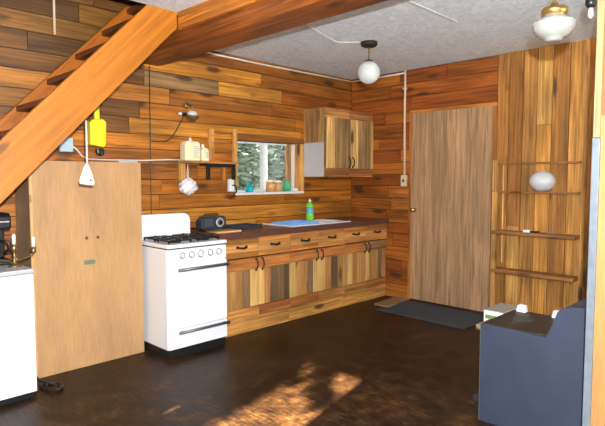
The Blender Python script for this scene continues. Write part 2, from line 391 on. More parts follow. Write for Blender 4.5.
# the kitchen window in view
w1 = struct(empty('window_1', (WX0, 0, WZ0)))
m = MB()
m.box((WX1-.055, -.012, WZ0), (WX1, .14, WZ1), s2l(206,146,76)); m.box((WX0, -.0, WZ0), (WX0+.03, .14, WZ1), s2l(206,146,76))
m.build('window_jamb', WZ, w1)
m = MB(); m.box((WX0-.02, -.02, WZ1), (WX1+.0, .14, WZ1+.03), s2l(128,74,30)); m.box((WX0, -.012, WZ1+.03), (WX1, .0, WZ1+.07), s2l(150,88,36)); m.build('window_head', WX, w1)
m = MB(); m.box((WX0, -.012, WZ0-.025), (WX1, .16, WZ0), (.62,.62,.60)); m.build('window_sill', WHITEP, w1)
m = MB()
m.box((WX1-.085, .09, WZ0), (WX1-.055, .14, WZ1), (1,1,1)); m.box((WX0+.03, .11, WZ0), (WX0+.045, .14, WZ1)); m.box((WX0+.03, .11, WZ1-.015), (WX1-.06, .14, WZ1)); m.box((WX0+.03, .11, WZ0), (WX1-.06, .14, WZ0+.02))
m.build('window_frame', WHITEP, w1)
m = MB(); m.box((WX1-.16, .10, WZ0), (WX1-.10, .135, WZ1), s2l(190,140,90)); m.build('mullion', WZ, w1)
MB().box((WX0+.03, .122, WZ0+.01), (WX1-.06, .126, WZ1-.01)).build('pane', PANE, w1)

# beam: face board and squared timber with worn lower edges
bm = struct(empty('ceiling_beam', (-2.8, -3, CZ)))
n = [(-2.965, CZ), (-2.965, 2.47), (-2.93, 2.435), (-2.85, 2.42), (-2.72, 2.42), (-2.665, 2.435), (-2.63, 2.48), (-2.62, CZ)]
MB().prism([(p[0], p[1]) for p in n], 1, YF, -.005, s2l(140,76,28)).build('timber', WY, bm)
m = MB(); m.box((-2.995, YF, 2.535), (-2.966, -.785, CZ), s2l(192,116,34)); m.build('face_board', WY, bm)

# door
dr = struct(empty('door_1', (0, -1.39, 0)))
m = MB(); m.box((-.03, -1.862, .03), (-.002, -.905, 2.155), s2l(172,134,98)); slab = m.build('door_slab', DOORM, dr, .003)
m = MB()
rx = Matrix.Rotation(-PI/2, 3, 'Y')
m.lathe([(.026, 0), (.026, .006), (.010, .010), (.010, .035), (.024, .042), (.028, .055), (.022, .068), (0, .072)], (-.03, -.965, 1.065), rx)
m.build('door_knob', BRASS, slab)
m = MB()
m.box((-.022, -.903, 0), (-.001, -.872, 2.1565), s2l(186,112,46), 1); m.box((-.022, -1.898, 0), (-.001, -1.866, 2.1565), s2l(176,108,46), 1); m.box((-.022, -1.898, 2.157), (-.001, -.872, 2.19), s2l(200,128,56), 0)
m.build('door_frame', [WY, WZ], dr)
MB().box((-.035, -1.866, 0), (-.001, -.903, .022), s2l(60,34,18)).build('threshold', WY, dr)

# plywood partition end by the heater
pt = struct(empty('wall_partition', (-2.6, -3.9, 0)))
MB().box((-2.598, -4.02, 0), (-2.57, -3.562, 1.70), s2l(168,122,70)).build('plywood_sheet', PLYZ, pt)
MB().box((-2.598, -4.02, 1.702), (-2.57, -3.562, CZ), s2l(150,90,42)).build('plywood_sheet', PLYZ, pt)
MB().box((-2.610, -3.563, 1.602), (-2.57, -3.536, CZ), s2l(170,136,90)).build('edge_batten', WZ, pt)
MB().box((-2.611, -3.565, 0), (-2.57, -3.533, 1.600)).build('metal_edge_strip', GSTRIP, pt, .002)
# edging of boarded wall beside the partition
struct(MB().box((-.03, -2.745, 0), (-.007, -2.712, CZ), s2l(196,140,72)).build('trim_1', WZ))
# tape seam on the ceiling
struct(MB().box((-2.6, -2.155, CZ-.003), (-1.3, -2.125, CZ+.001)).build('trim_2', plain('seam_tape', (.62,.63,.65), .8)))

# ------------------------------------------------------------------ stairs
st = empty('staircase', (-5.5, -.45, 0), 'open wooden staircase climbing beside the plank wall to the ceiling beam', 'stairs')
ml = 1.035
zl = lambda x: 1.257 + ml*(x+4.243)
zu = lambda x: 1.843 + ml*(x+4.033)
def stringer(y0, y1, col, xt, nm):
    xb = -4.243 - 1.257/ml; xu = -4.033 - 1.843/ml
    pts = [(xb, 0), (xt, zl(xt)), (xt, min(zu(xt), 2.82))]
    if zu(xt) > 2.82: pts.append((-4.033 + (2.82-1.843)/ml, 2.82))
    pts.append((xu, 0))
    # grain must follow the slope: build flat then rotate as an object would be, so use the sloped grain material
    return MB().prism(pts, 1, y0, y1, col).build(nm, SLOPE, st, .004)
def slope_mat():
    m = wood('sloped_timber', 0, rough=.42, grain=.25, knots=.8, fine=.75, blotch=.16)
    N = m.node_tree.nodes; L = m.node_tree.links
    tc = [x for x in N if x.type == 'TEX_COORD'][0]
    mp = N.new('ShaderNodeMapping'); mp.inputs['Rotation'].default_value = (0, math.atan(ml), 0)
    tgt = [l.to_socket for l in tc.outputs['Object'].links]
    for l in list(tc.outputs['Object'].links): L.remove(l)
    L.new(tc.outputs['Object'], mp.inputs['Vector'])
    for t in tgt: L.new(mp.outputs[0], t)
    return m
SLOPE = slope_mat()
stringer(-.776, -.736, s2l(184,110,26), -2.998, 'stringer')
stringer(-.17, -.13, s2l(176,98,28), -2.99, 'stringer')
for k in range(-8, 5):
    x = -3.945 + .2135*k; z = 1.915 + .2135*k*1.01
    if z < .1: continue
    MB().box((x, -.7365, z-.02), (x+.235, -.1695, z+.02), jit(s2l(112,58,24), .1)).build('tread', WY, st, .004)

# ------------------------------------------------------------------ plywood cupboard under the stairs
cu = empty('plywood_cupboard', (-3.52, -.18, 0), 'tall tan plywood cupboard standing under the stairs beside the white stove', 'cupboard')
fp = MB().box((-3.94, -.37, 0.0), (-3.10, -.352, 1.545), s2l(190,146,98)).build('front_panel', PLYZ, cu)
MB().box((-3.925, -.3515, 0), (-3.907, -.012, 1.535), s2l(158,132,104)).build('side_panel', PLYZ, cu)
MB().box((-3.133, -.3515, 0), (-3.115, -.012, 1.535), s2l(190,138,80)).build('side_panel', PLYZ, cu)
MB().box((-3.907, -.3515, 1.515), (-3.133, -.012, 1.535), s2l(190,138,80)).build('top_panel', PLYZ, cu)
MB().box((-3.943, -.374, 0), (-3.925, -.3705, 1.545), s2l(214,166,110)).build('edge_strip', WZ, cu)
MB().box((-3.944, -.378, 1.255), (-3.930, -.3745, 1.305)).build('hinge', OLDBRASS, cu, .001)
MB().box((-3.575, -.3712, .775), (-3.49, -.3705, .808)).build('paint_smear', SMEAR, cu)
for x in (-3.55, -3.465):
    MB().lathe([(.012, 0), (.012, .0015), (0, .002)], (x, -.3703, .975), Matrix.Rotation(PI/2, 3, 'X')).build('knot', KNOTM, cu)
tag(MB().box((-3.28, -.36, 1.5455), (-3.12, -.325, 1.557)).build('metal_strip', DIAL), 'thin silver strip lying on top of the plywood cupboard', 'strip')

# ------------------------------------------------------------------ gas range
gx0, gx1, gy0, gy1 = -3.07, -2.505, -.70, -.20
gr = empty('gas_stove', ((gx0+gx1)/2, -.45, 0), 'white enamel four-burner gas range between the plywood cupboard and wooden cabinets', 'stove')
MB().box((gx0+.006, gy0+.02, 0), (gx1-.006, gy1, .068)).build('plinth', BLACK, gr)
MB().box((gx0, gy0+.012, .07), (gx1, gy1, .868)).build('body', WHITE, gr, .006)
MB().box((gx0-.003, gy0-.008, .874), (gx1+.003, gy1, .905)).build('cooktop', WHITE, gr, .008, 3)
MB().box((gx0+.002, gy0+.002, .866), (gx1-.002, gy1, .876)).build('seam', IRON, gr)
MB().prism([(gx0+.01, .9055), (gx1-.055, .9055), (gx1-.055, 1.04)] + [(gx1-.055-.07+.07*math.cos(a), 1.045+.07*math.sin(a)) for a in [PI/2*i/8 for i in range(9)]] + [(gx0+.01+.03-.03*math.sin(a), 1.085+.03*math.cos(a)) for a in [PI/2*i/6 for i in range(7)]], 1, gy1-.045, gy1, (1,1,1)).build('backguard', WHITE, gr, .006)
cp = MB().box((gx0+.004, gy0-.004, .752), (gx1-.004, gy0+.0115, .862)).build('control_panel', WHITE, gr, .004)
ryk = Matrix.Rotation(PI/2, 3, 'X')
for k in range(5):
    x = gx0 + .135 + k*.085 + (.01 if k > 2 else 0)
    r = .026 if k == 2 else .021
    kn = MB().lathe([(r, 0), (r, .006), (r*.82, .012), (r*.78, .026), (r*.6, .030), (0, .031)], (x, gy0-.0045, .812), ryk).build('knob', WHITEP, cp)
    MB().lathe([(r+.006, 0), (r+.006, .0012), (r+.001, .0014)], (x, gy0-.0043, .812), ryk).build('dial_ring', GREYM, kn)
    MB().box((x-.003, gy0-.037, .800), (x+.003, gy0-.0355, .832)).build('pointer', GREYM, kn)
od = MB().box((gx0+.004, gy0-.012, .236), (gx1-.004, gy0+.0115, .744)).build('oven_door', WHITE, gr, .006)
def rail(x0, x1, z, par, r=.013, mat=GREYM):
    m = MB(); m.tube([(x0, gy0-.045, z), (x1, gy0-.045, z)], r); m.box((x0+.03, gy0-.045, z-.006), (x0+.042, gy0-.0125, z+.006)); m.box((x1-.042, gy0-.045, z-.006), (x1-.03, gy0-.0125, z+.006))
    return m.build('handle', mat, par)
rail(gx0+.075, gx1-.005, .705, od)
dw = MB().box((gx0+.004, gy0-.010, .075), (gx1-.004, gy0+.0115, .228)).build('broiler_drawer', WHITE, gr, .005)
rail(gx0+.075, gx1-.005, .208, dw, .012)
for ix in (0, 1):
    for iy in (0, 1):
        cx, cy = gx0+.15+ix*.27, gy0+.14+iy*.215
        b = MB().lathe([(.055, 0), (.055, .006), (.03, .008), (.028, .018), (.02, .022), (0, .022)], (cx, cy, .9055)).build('burner', IRON, gr)
        m = MB()
        for s in (-1, 1):
            m.box((cx-.105, cy+s*.085-.005, .922), (cx+.105, cy+s*.085+.005, .932)); m.box((cx+s*.1-.005, cy-.09, .922), (cx+s*.1+.005, cy+.09, .932))
            m.box((cx+s*.1-.006, cy-.09, .9055), (cx+s*.1+.006, cy-.078, .924)); m.box((cx+s*.1-.006, cy+.078, .9055), (cx+s*.1+.006, cy+.09, .924))
            m.box((cx+s*.03, cy-.005, .926), (cx+s*.1, cy+.005, .937)); m.box((cx-.005, cy+s*.03, .926), (cx+.005, cy+s*.09, .937))
        m.build('grate', IRON, gr)

# ------------------------------------------------------------------ base cabinets and worktop
def plank_door(root, x0, x1, z0, z1, yf, cols, rail_b, rail_t, hx, rb=.08, rt=.10):
    """door of upright boards between two rails; returns door"""
    m = MB(); nb = len(cols); cuts = [x0]
    ws = [random.uniform(.8, 1.25) for _ in cols]; t = sum(ws)
    for w in ws: cuts.append(cuts[-1] + (x1-x0)*w/t)
    for c, a, b in zip(cols, cuts[:-1], cuts[1:]):
        m.box((a+.0022, yf+random.uniform(0, .004), z0+rb+.002), (b-.0022, yf+.018, z1-rt-.002), jit(c, .12), 0)
    m.box((x0, yf-.010, z0), (x1, yf+.018, z0+rb-.001), rail_b, 1); m.box((x0, yf-.010, z1-rt+.001), (x1, yf+.018, z1), rail_t, 1)
    return m.build('door', [CABZ, WX], root, .0012, 1)
def pull_v(par, x, yf, z, h=.095):
    m = MB(); m.tube([(x, yf-.001, z-h/2), (x, yf-.022, z-h/2+.012), (x, yf-.028, z), (x, yf-.022, z+h/2-.012), (x, yf-.001, z+h/2)], [.007, .006, .007, .006, .007], n=6)
    m.box((x-.010, yf-.004, z-h/2-.014), (x+.010, yf, z-h/2+.006)); m.box((x-.010, yf-.004, z+h/2-.006), (x+.010, yf, z+h/2+.014))
    return m.build('handle', IRON, par)
def pull_h(par, x, yf, z, w=.10):
    m = MB(); m.tube([(x-w/2, yf-.001, z), (x-w/2+.012, yf-.022, z-.004), (x, yf-.028, z-.008), (x+w/2-.012, yf-.022, z-.004), (x+w/2, yf-.001, z)], [.009, .010, .011, .010, .009], n=6)
    m.box((x-w/2-.014, yf-.004, z-.012), (x-w/2+.010, yf, z+.012)); m.box((x+w/2-.010, yf-.004, z-.012), (x+w/2+.014, yf, z+.012))
    return m.build('handle', IRON, par)
G1, G2, T1, T2, Y1, RB = s2l(138,106,72), s2l(112,88,60), s2l(194,142,82), s2l(182,126,68), s2l(218,174,102), s2l(170,104,50)
UN = [(-2.43, -1.612), (-1.610, -.792), (-.790, -.004)]
ULAB = ['rustic plank base cabinet next to the white stove, grey boards in its doors',
        'rustic plank base cabinet under the sink, middle of the kitchen counter run',
        'rustic plank base cabinet in the corner by the door, evenly tan boards']
DC = [([T1, T1, T2, G1, Y1], [Y1, T2, G2, G1, G2]), ([Y1, T1, T2, G1, Y1], [Y1, T2, G2, T1]), ([T1, Y1, T2, T1, T2], [Y1, T2, T1, G1, T1])]
YFc = -.55
for k, (x0, x1) in enumerate(UN):
    c = empty('base_cabinet', ((x0+x1)/2, -.28, 0), ULAB[k], 'cabinet', 'plank base cabinets')
    m = MB(); t = .018
    m.box((x0, YFc+.02, .14), (x0+t, -.03, .883), T2); m.box((x1-t, YFc+.02, .14), (x1, -.03, .883), T2); m.box((x0+t, YFc+.02, .14), (x1-t, -.03, .16), T2); m.box((x0+t, -.05, .16), (x1-t, -.03, .883), T2); m.box((x0+t, YFc+.02, .845), (x1-t, YFc+.04, .883), T2)
    m.build('carcass', WZ, c)
    MB().box((x0, YFc+.012, 0), (x1, YFc+.03, .139), jit(s2l(208,148,76), .05)).build('kickboard', WX, c)
    xm = (x0+x1)/2
    for s in (0, 1):
        a, b = (x0+.004, xm-.003) if s == 0 else (xm+.003, x1-.004)
        rb_ = [jit(s2l(188,128,66), .06), jit(s2l(166,102,52), .08)][(s+k) % 2]
        rt_ = jit(s2l(192,120,60) if k < 2 or s == 0 else s2l(150,106,66), .06)
        d = plank_door(c, a, b, .146, .69, YFc, DC[k][s], rb_, rt_, 0, .088, .105)
        pull_v(d, (b-.035) if s == 0 else (a+.035), YFc-.010, .625)
        f = MB(); zc = .79
        f.box((a, YFc-.010, .703), (b, YFc+.018, .752), jit(s2l(200,130,64), .06)); f.box((a, YFc-.008, .7525), (b, YFc+.018, .815), jit(s2l(216,154,82), .06)); f.box((a, YFc-.010, .8155), (b, YFc+.018, .88), jit(s2l(190,124,62), .08))
        dd = f.build('drawer', WX, c, .001, 1)
        pull_h(dd, (a+b)/2, YFc-.010, .80)
wt = MB()
SX0, SX1, SY0k, SY1k = -1.545, -.98, -.50, -.14   # sink cut-out
cz0, cz1 = .885, .938
for a, b in (((-2.48, -.57, cz0), (SX0, -.002, cz1)), ((SX1, -.57, cz0), (-.002, -.002, cz1)), ((SX0, -.57, cz0), (SX1, SY0k, cz1)), ((SX0, SY1k, cz0), (SX1, -.002, cz1))):
    wt.box(a, b)
wk = wt.build('worktop', COUNTER); tag(wk, 'long dark red-brown kitchen worktop over the plank cabinets', 'worktop')
MB().box((-2.48, -.588, cz0-.002), (-.002, -.5705, cz1+.001)).build('front_edge', COUNTERE, wk, .003)

# sink: white rim and drainboard, blue bowl
sk = empty('kitchen_sink', (-1.2, -.3, cz1), 'white kitchen sink with ribbed drainboard set in the red-brown worktop', 'sink')
m = MB(); z0, z1 = cz1+.0005, cz1+.010
ox0, ox1, oy0, oy1 = SX0-.018, -.66, SY0k-.04, SY1k+.06
m.box((ox0, oy0, z0), (SX0+.015, oy1, z1)); m.box((SX1-.015, oy0, z0), (ox1, oy1, z1)); m.box((SX0+.015, oy0, z0), (SX1-.015, SY0k+.012, z1)); m.box((SX0+.015, SY1k-.012, z0), (SX1-.015, oy1, z1))
for i in range(5): m.box((SX1+.05+i*.05, SY0k+.03, z1), (SX1+.065+i*.05, SY1k-.02, z1+.003))
m.build('rim', WHITE, sk, .003)
m = MB(); t = .006; bx0, bx1, by0, by1, bz = SX0+.012, SX1-.012, SY0k+.01, SY1k-.01, cz1-.17
m.box((bx0, by0, bz), (bx1, by1, bz+t)); m.box((bx0, by0, bz+t), (bx0+t, by1, z1-.002)); m.box((bx1-t, by0, bz+t), (bx1, by1, z1-.002)); m.box((bx0+t, by0, bz+t), (bx1-t, by0+t, z1-.002)); m.box((bx0+t, by1-t, bz+t), (bx1-t, by1, z1-.002))
m.build('bowl', WHITE, sk)
MB().lathe([(.028, 0), (.028, .003), (.018, .004), (0, .002)], ((SX0+SX1)/2, -.32, bz+t)).build('drain', CHROME, sk)
MB().tube([(-1.26, -.11, z1), (-1.26, -.11, z1+.10), (-1.26, -.13, z1+.125), (-1.26, -.22, z1+.11), (-1.26, -.24, z1+.09)], .008)

m = MB(); t = .010; px0, px1, py0, py1, pz0, pz1 = SX0+.03, SX1-.13, SY0k+.03, SY1k-.03, cz1-.155, cz1+.028
m.box((px0, py0, pz0), (px1, py1, pz0+t)); m.box((px0, py0, pz0+t), (px0+t, py1, pz1)); m.box((px1-t, py0, pz0+t), (px1, py1, pz1)); m.box((px0+t, py0, pz0+t), (px1-t, py0+t, pz1)); m.box((px0+t, py1-t, pz0+t), (px1-t, py1, pz1))
tag(m.build('dishpan', BLUEB), 'pale blue plastic dishpan sitting in the white sink', 'dishpan')
# green dish soap
so = empty('soap_bottle', (-.90, -.20, cz1), 'lime green dish soap bottle standing behind the sink', 'bottle')
sx, sy = -.915, -.15
so.location = (sx, sy, cz1+.0105)
zb = cz1+.0105
MB().lathe([(.036, 0), (.043, .01), (.044, .07), (.040, .10), (.044, .13), (.043, .17), (.024, .195), (.013, .20), (.013, .205), (0, .205)], (sx, sy, zb)).build('bottle_body', LIME, so)
MB().lathe([(.0452, .075), (.0452, .078), (.0412, .102), (.0452, .128), (.0452, .15)], (sx, sy, zb)).build('wrap_label', LABELB, so)
MB().lathe([(.014, .2055), (.014, .225), (.006, .232), (.006, .245), (0, .246)], (sx, sy, zb)).build('cap', WHITEP, so)

# radio
ra = empty('radio', (-2.335, -.27, cz1), 'small dark radio with round silver dial on the worktop behind the stove', 'radio')
rx0, rx1, ry0, ry1, rz0 = -2.475, -2.20, -.30, -.20, cz1+.0005
MB().prism([(rx0+.02, rz0+.012), (rx1-.02, rz0+.012), (rx1, rz0+.035), (rx1, rz0+.11), (rx1-.03, rz0+.135), (rx0+.04, rz0+.135), (rx0, rz0+.10), (rx0, rz0+.035)], 1, ry0, ry1).build('case', DRADIO, ra, .008, 3)
MB().lathe([(.045, 0), (.045, .006), (.030, .010), (.028, .004), (0, .004)], (rx1-.075, ry0-.0005, rz0+.075), ryk).build('dial', DIAL, ra)
MB().lathe([(.022, 0), (.022, .012), (.014, .015), (0, .015)], (rx1-.075, ry0-.005, rz0+.075), ryk).build('dial_knob', BLACK, ra)
m = MB()
for i in range(6): m.box((rx0+.03, ry0-.003, rz0+.045+i*.012), (rx0+.125, ry0-.0005, rz0+.051+i*.012))
m.build('speaker_grille', GREYM, ra)
MB().box((rx0+.03, ry0-.004, rz0), (rx1-.03, ry1, rz0+.0115)).build('base', CHROME, ra)
m = MB(); m.tube([(rx0+.06, -.25, rz0+.1355), (rx0+.06, -.25, rz0+.155), (rx1-.06, -.25, rz0+.155), (rx1-.06, -.25, rz0+.1355)], .005); m.build('carry_handle', BLACK, ra)
m = MB(); m.tube([(rx0-.004, -.24, rz0+.04), (rx0-.03, -.2, rz0+.03), (rx0-.07, -.12, rz0+.006), (rx0-.02, -.05, rz0+.006), (rx0+.1, -.03, rz0+.006)], .005); m.build('power_cord', BLACK, ra)
# dark tray
tr = empty('tray', (-1.95, -.2, cz1), 'flat dark blue-black tray lying on the worktop beside the radio', 'tray')
MB().box((-2.15, -.32, cz1+.0005), (-1.78, -.07, cz1+.008), (1,1,1)).build('tray_bottom', DRADIO, tr, .004)
m = MB()
for a, b in (((-2.15, -.325, 0), (-1.78, -.3205, .026)), ((-2.15, -.0695, 0), (-1.78, -.065, .026)), ((-2.155, -.325, 0), (-2.1505, -.065, .026)), ((-1.7795, -.325, 0), (-1.775, -.065, .026))):
    m.box((a[0], a[1], cz1+.0005), (b[0], b[1], cz1+b[2]))
m.build('tray_rim', DRADIO, tr)
# cutting board
tag(MB().box((-2.47, -.53, cz1+.0005), (-2.20, -.345, cz1+.016), s2l(196,150,96)).build('cutting_board', WX, None, .004), 'small tan wooden board lying on the worktop end beside the stove', 'board')

# ------------------------------------------------------------------ upper cabinet
uc = empty('wall_cabinet', (-.44, -.17, 1.435), 'weathered plank wall cabinet hung in the corner beside the window', 'cabinet')
ux0, ux1, uy, uz0, uz1 = -.868, -.004, -.335, 1.437, 2.205
m = MB()
xs_ = [uy+.012, -.235, -.12, -.003]
for a, b, c in zip(xs_[:-1], xs_[1:], (s2l(168,128,82), s2l(150,110,70), s2l(178,130,80))):
    m.box((ux0, a+.0008, uz0), (ux0+.018, b-.0008, uz1), jit(c, .05))
m.build('side_panel', WZ, uc)
MB().box((ux0-.003, uy+.015, uz0+.005), (ux0-.0005, -.004, uz0+.385)).build('plastic_sheet', PLASTIC, uc)
uc.children[-1]['label'] = 'clear white plastic splash sheet'
m = MB(); m.box((ux1-.018, uy+.012, uz0), (ux1, -.003, uz1), T2); m.box((ux0+.0185, uy+.012, uz0), (ux1-.0185, -.003, uz0+.018), T2); m.box((ux0+.0185, uy+.012, uz1-.018), (ux1-.0185, -.003, uz1), T2); m.box((ux0+.0185, -.02, uz0+.0185), (ux1-.0185, -.003, uz1-.0185), T2)
m.build('carcass', WY, uc)
for p_, q_, c_ in (((ux0, uy, uz1-.125), (-.45, uy+.0115, uz1), s2l(172,116,66)), ((-.449, uy, uz1-.115), (ux1, uy+.0115, uz1), s2l(166,110,62)), ((ux0, uy, uz0), (-.45, uy+.0115, uz0+.115), s2l(162,106,60)), ((-.449, uy, uz0), (ux1, uy+.0115, uz0+.115), s2l(178,114,60))):
    MB().box(p_, q_, c_).build('frame_rail', WX, uc, .001, 1)
for s in (0, 1):
    a, b = ((ux0+.012, -.442), (-.438, ux1-.010))[s]
    m = MB(); cuts = ([a, a+.135, a+.29, b], [a, a+.13, a+.375, b])[s]
    cl = ([Y1, s2l(160,126,80), s2l(152,120,78)], [Y1, s2l(158,126,82), s2l(206,156,90)])[s]
    for c, p, q in zip(cl, cuts[:-1], cuts[1:]): m.box((p+.0008, uy-.018, uz0+.10), (q-.0008, uy-.0005, uz1-.105), jit(c, .06))
    d = m.build('door', WZ, uc, .001, 1)
    pull_v(d, (b-.03) if s == 0 else (a+.03), uy-.018, uz0+.17, .10)

# ------------------------------------------------------------------ shelf, bracket, bottles, rack, outlet
sh = empty('wall_shelf', (-2.25, -.07, 1.57), 'narrow wooden wall shelf above the stove, held by a black iron bracket', 'shelf')
MB().box((-2.62, -.15, 1.562), (-1.93, -.006, 1.582), s2l(176,116,60)).build('board', WX, sh)
MB().box((-2.535, -.03, 1.40), (-2.465, -.006, 1.5615), s2l(204,146,76)).build('cleat', WZ, sh); MB().box((-2.04, -.03, 1.40), (-1.99, -.006, 1.5615), s2l(196,130,60)).build('cleat', WZ, sh)
m = MB(); m.box((-2.30, -.145, 1.53), (-1.96, -.12, 1.5615)); m.box((-2.30, -.145, 1.41), (-2.262, -.12, 1.5295)); m.box((-1.998, -.145, 1.41), (-1.96, -.12, 1.5295)); m.box((-2.295, -.1195, 1.545), (-2.27, -.006, 1.5615)); m.box((-1.99, -.1195, 1.545), (-1.965, -.006, 1.5615))
m.build('bracket', IRON, sh, .004)
def bottle(x, w, h, name, label, n_scrib):
    b = empty(name, (x, -.08, 1.5825), label, 'bottle')
    z = 1.5825; hw = w/2
    MB().prism([(x-hw, z), (x+hw, z), (x+hw, z+h-.02), (x+hw-.02, z+h), (x-hw+.02, z+h), (x-hw, z+h-.02)], 1, -.13, -.035).build('bottle_body', CREAM, b, .012, 3)
    MB().lathe([(.020, 0), (.020, .012), (.012, .018), (.012, .036), (0, .037)], (x, -.083, z+h)).build('cap', WHITEP, b)
    m = MB(); random.seed(int(w*1000))
    for i in range(n_scrib):
        xa = x + hw*.05 + random.uniform(0, .006); m.box((xa, -.1306, z+.03+i*.016), (xa+hw*random.uniform(.35, .75), -.1301, z+.036+i*.016))
    m.build('printed_label', SCRIB, b)
bottle(-2.445, .165, .18, 'lotion_bottle', 'larger squat cream bottle with white cap on the wall shelf', 7)
bottle(-2.305, .085, .125, 'shampoo_bottle', 'smaller cream bottle with white cap on the wall shelf', 4)
rk = empty('wire_rack', (-2.03, -.02, 1.6), 'wooden wall rack with thin wires strung between two posts beside the window', 'rack')
MB().box((-2.195, -.03, 1.60), (-2.135, -.006, 1.90), s2l(208,146,74)).build('post', WZ, rk)
MB().box((-1.905, -.045, 1.30), (-1.862, -.006, 1.915), s2l(214,158,84)).build('post', WZ, rk)
for z in (1.835, 1.77, 1.70): MB().tube([(-2.165, -.032, z), (-1.885, -.047, z+.005)], .0022, n=5).build('wire', GREYM, rk)
MB().box((-2.13, -.022, 1.86), (-1.91, -.006, 1.885), s2l(170,104,44)).build('slat', WX, rk)
ot = empty('wall_socket', (-1.92, -.06, 1.35), 'white plug socket with black cord at the left edge of the window', 'socket')
MB().box((-1.965, -.085, 1.288), (-1.885, -.0455, 1.415)).build('socket_plate', WHITEP, ot, .006)
m = MB(); m.tube([(-1.935, -.088, 1.35), (-1.915, -.11, 1.353), (-1.895, -.11, 1.335), (-1.89, -.10, 1.29), (-1.90, -.07, 1.25), (-1.925, -.035, 1.215), (-1.935, -.03, 1.18)], .006); m.build('plug_cord', BLACK, ot)
ot.location.y = -.02
for c in ot.children:
    for v in c.data.vertices: v.co.y -= .0
# puff
pf = empty('bath_puff', (-2.485, -.10, 1.35), 'white mesh bath puff hanging under the wall shelf', 'puff')
m = MB(); random.seed(3)
N_, K_ = 36, 20; vs = []; fs = []
for i in range(K_+1):
    for k in range(N_):
        th = PI*i/K_; ph = 2*PI*k/N_
        rr = .082*(1 + .10*math.sin(5*ph+2*th*3) + .08*math.sin(9*th+3*ph) + random.uniform(-.05, .05))
        vs.append((-2.485+rr*math.sin(th)*math.cos(ph), -.10+rr*.9*math.sin(th)*math.sin(ph), 1.345+rr*.88*math.cos(th)))
for i in range(K_):
    for k in range(N_): fs.append((i*N_+k, (i+1)*N_+k, (i+1)*N_+(k+1)%N_, i*N_+(k+1)%N_))
m.add(vs, fs, (1,1,1), 0, True); m.build('puff_body', PUFFM, pf)
MB().tube([(-2.487, -.10, 1.41), (-2.495, -.10, 1.47), (-2.49, -.11, 1.55), (-2.48, -.10, 1.47), (-2.483, -.10, 1.41)], .004, n=6).build('cord_loop', WCORD, pf)

# window-sill glassware
def jar(x, prof, mat, name, label, lid=None):
    j = empty(name, (x, .05, WZ0+.0005), label, 'jar' if 'jar' in name else 'bottle')
    MB().lathe(prof, (x, .05, WZ0+.0005)).build('vessel', mat, j)
    if lid: MB().lathe(lid[0], (x, .05, WZ0+.0005)).build('lid', lid[1], j)
jar(-1.63, [(.030, 0), (.040, .01), (.042, .05), (.022, .075), (.013, .085), (.015, .11), (0, .11)], TEAL, 'glass_bottle', 'small teal glass bottle on the kitchen window sill', ([(.012, .1105), (.012, .125), (0, .126)], TEAL))
jar(-1.335, [(.045, 0), (.050, .01), (.052, .08), (.045, .105), (0, .105)], AMBER, 'glass_jar', 'amber jar with pale lid on the sill, nearer the teal bottle', ([(.046, .1055), (.046, .13), (0, .131)], CREAM))
jar(-1.225, [(.045, 0), (.048, .01), (.05, .075), (.044, .10), (0, .10)], AMBER, 'glass_jar', 'amber jar with pale lid on the sill, next to the green jar', ([(.045, .1005), (.045, .122), (0, .123)], WAX))
jar(-1.09, [(.040, 0), (.050, .01), (.050, .09), (.036, .12), (.036, .13), (0, .13)], GREENG, 'glass_jar', 'green glass jar on the kitchen window sill', None)
tag(MB().box((-1.03, .01, WZ0+.0005), (-.94, .085, WZ0+.035)).build('white_dish', WHITEP, None, .008), 'white soap dish at the right end of the kitchen window sill', 'dish')

# ------------------------------------------------------------------ sconce lamp
sc = empty('wall_lamp', (-2.43, -.1, 2.0), 'small brass and glass wall lamp above the cream bottles', 'lamp')
MB().lathe([(.03, 0), (.03, .012), (.015, .02), (0, .02)], (-2.43, -.006, 2.10), ryk).build('wall_plate', OLDBRASS, sc)
m = MB(); m.tube([(-2.43, -.02, 2.10), (-2.43, -.075, 2.105), (-2.43, -.10, 2.09), (-2.43, -.10, 2.04)], .007); m.build('arm', OLDBRASS, sc)
MB().lathe([(0, 1.945), (.028, 1.948), (.055, 1.972), (.072, 1.988), (.072, 1.996), (.04, 1.999), (0, 1.999)], (-2.43, -.10, 0)).build('bowl', OLDBRASS, sc)
MB().lathe([(.046, 1.9995), (.050, 2.015), (.040, 2.034), (.018, 2.045), (0, 2.046)], (-2.43, -.10, 0)).build('glass_dome', GLOBE, sc)
m = MB(); m.tube([(-2.49, -.10, 2.005), (-2.545, -.10, 2.005)], [.016, .016]); m.build('socket', IRON, sc)
m = MB(); m.tube([(-2.546, -.10, 2.005), (-2.575, -.10, 2.005)], [.015, .012]); m.build('switch_tip', WHITEP, sc)
m = MB(); m.tube([(-2.515, -.09, 1.99), (-2.52, -.04, 1.93), (-2.55, -.02, 1.86), (-2.60, -.015, 1.79), (-2.66, -.012, 1.755), (-2.74, -.012, 1.75), (-2.80, -.012, 1.752)], .005); m.build('cord', BLACK, sc)
tag(MB().tube([(-2.805, -.010, 2.41), (-2.808, -.010, 1.9), (-2.812, -.010, 1.30), (-2.815, -.010, .5), (-2.815, -.012, .008)], .0042).build('black_cable', BLACK), 'black cable running straight down the plank wall behind the stove', 'cable')

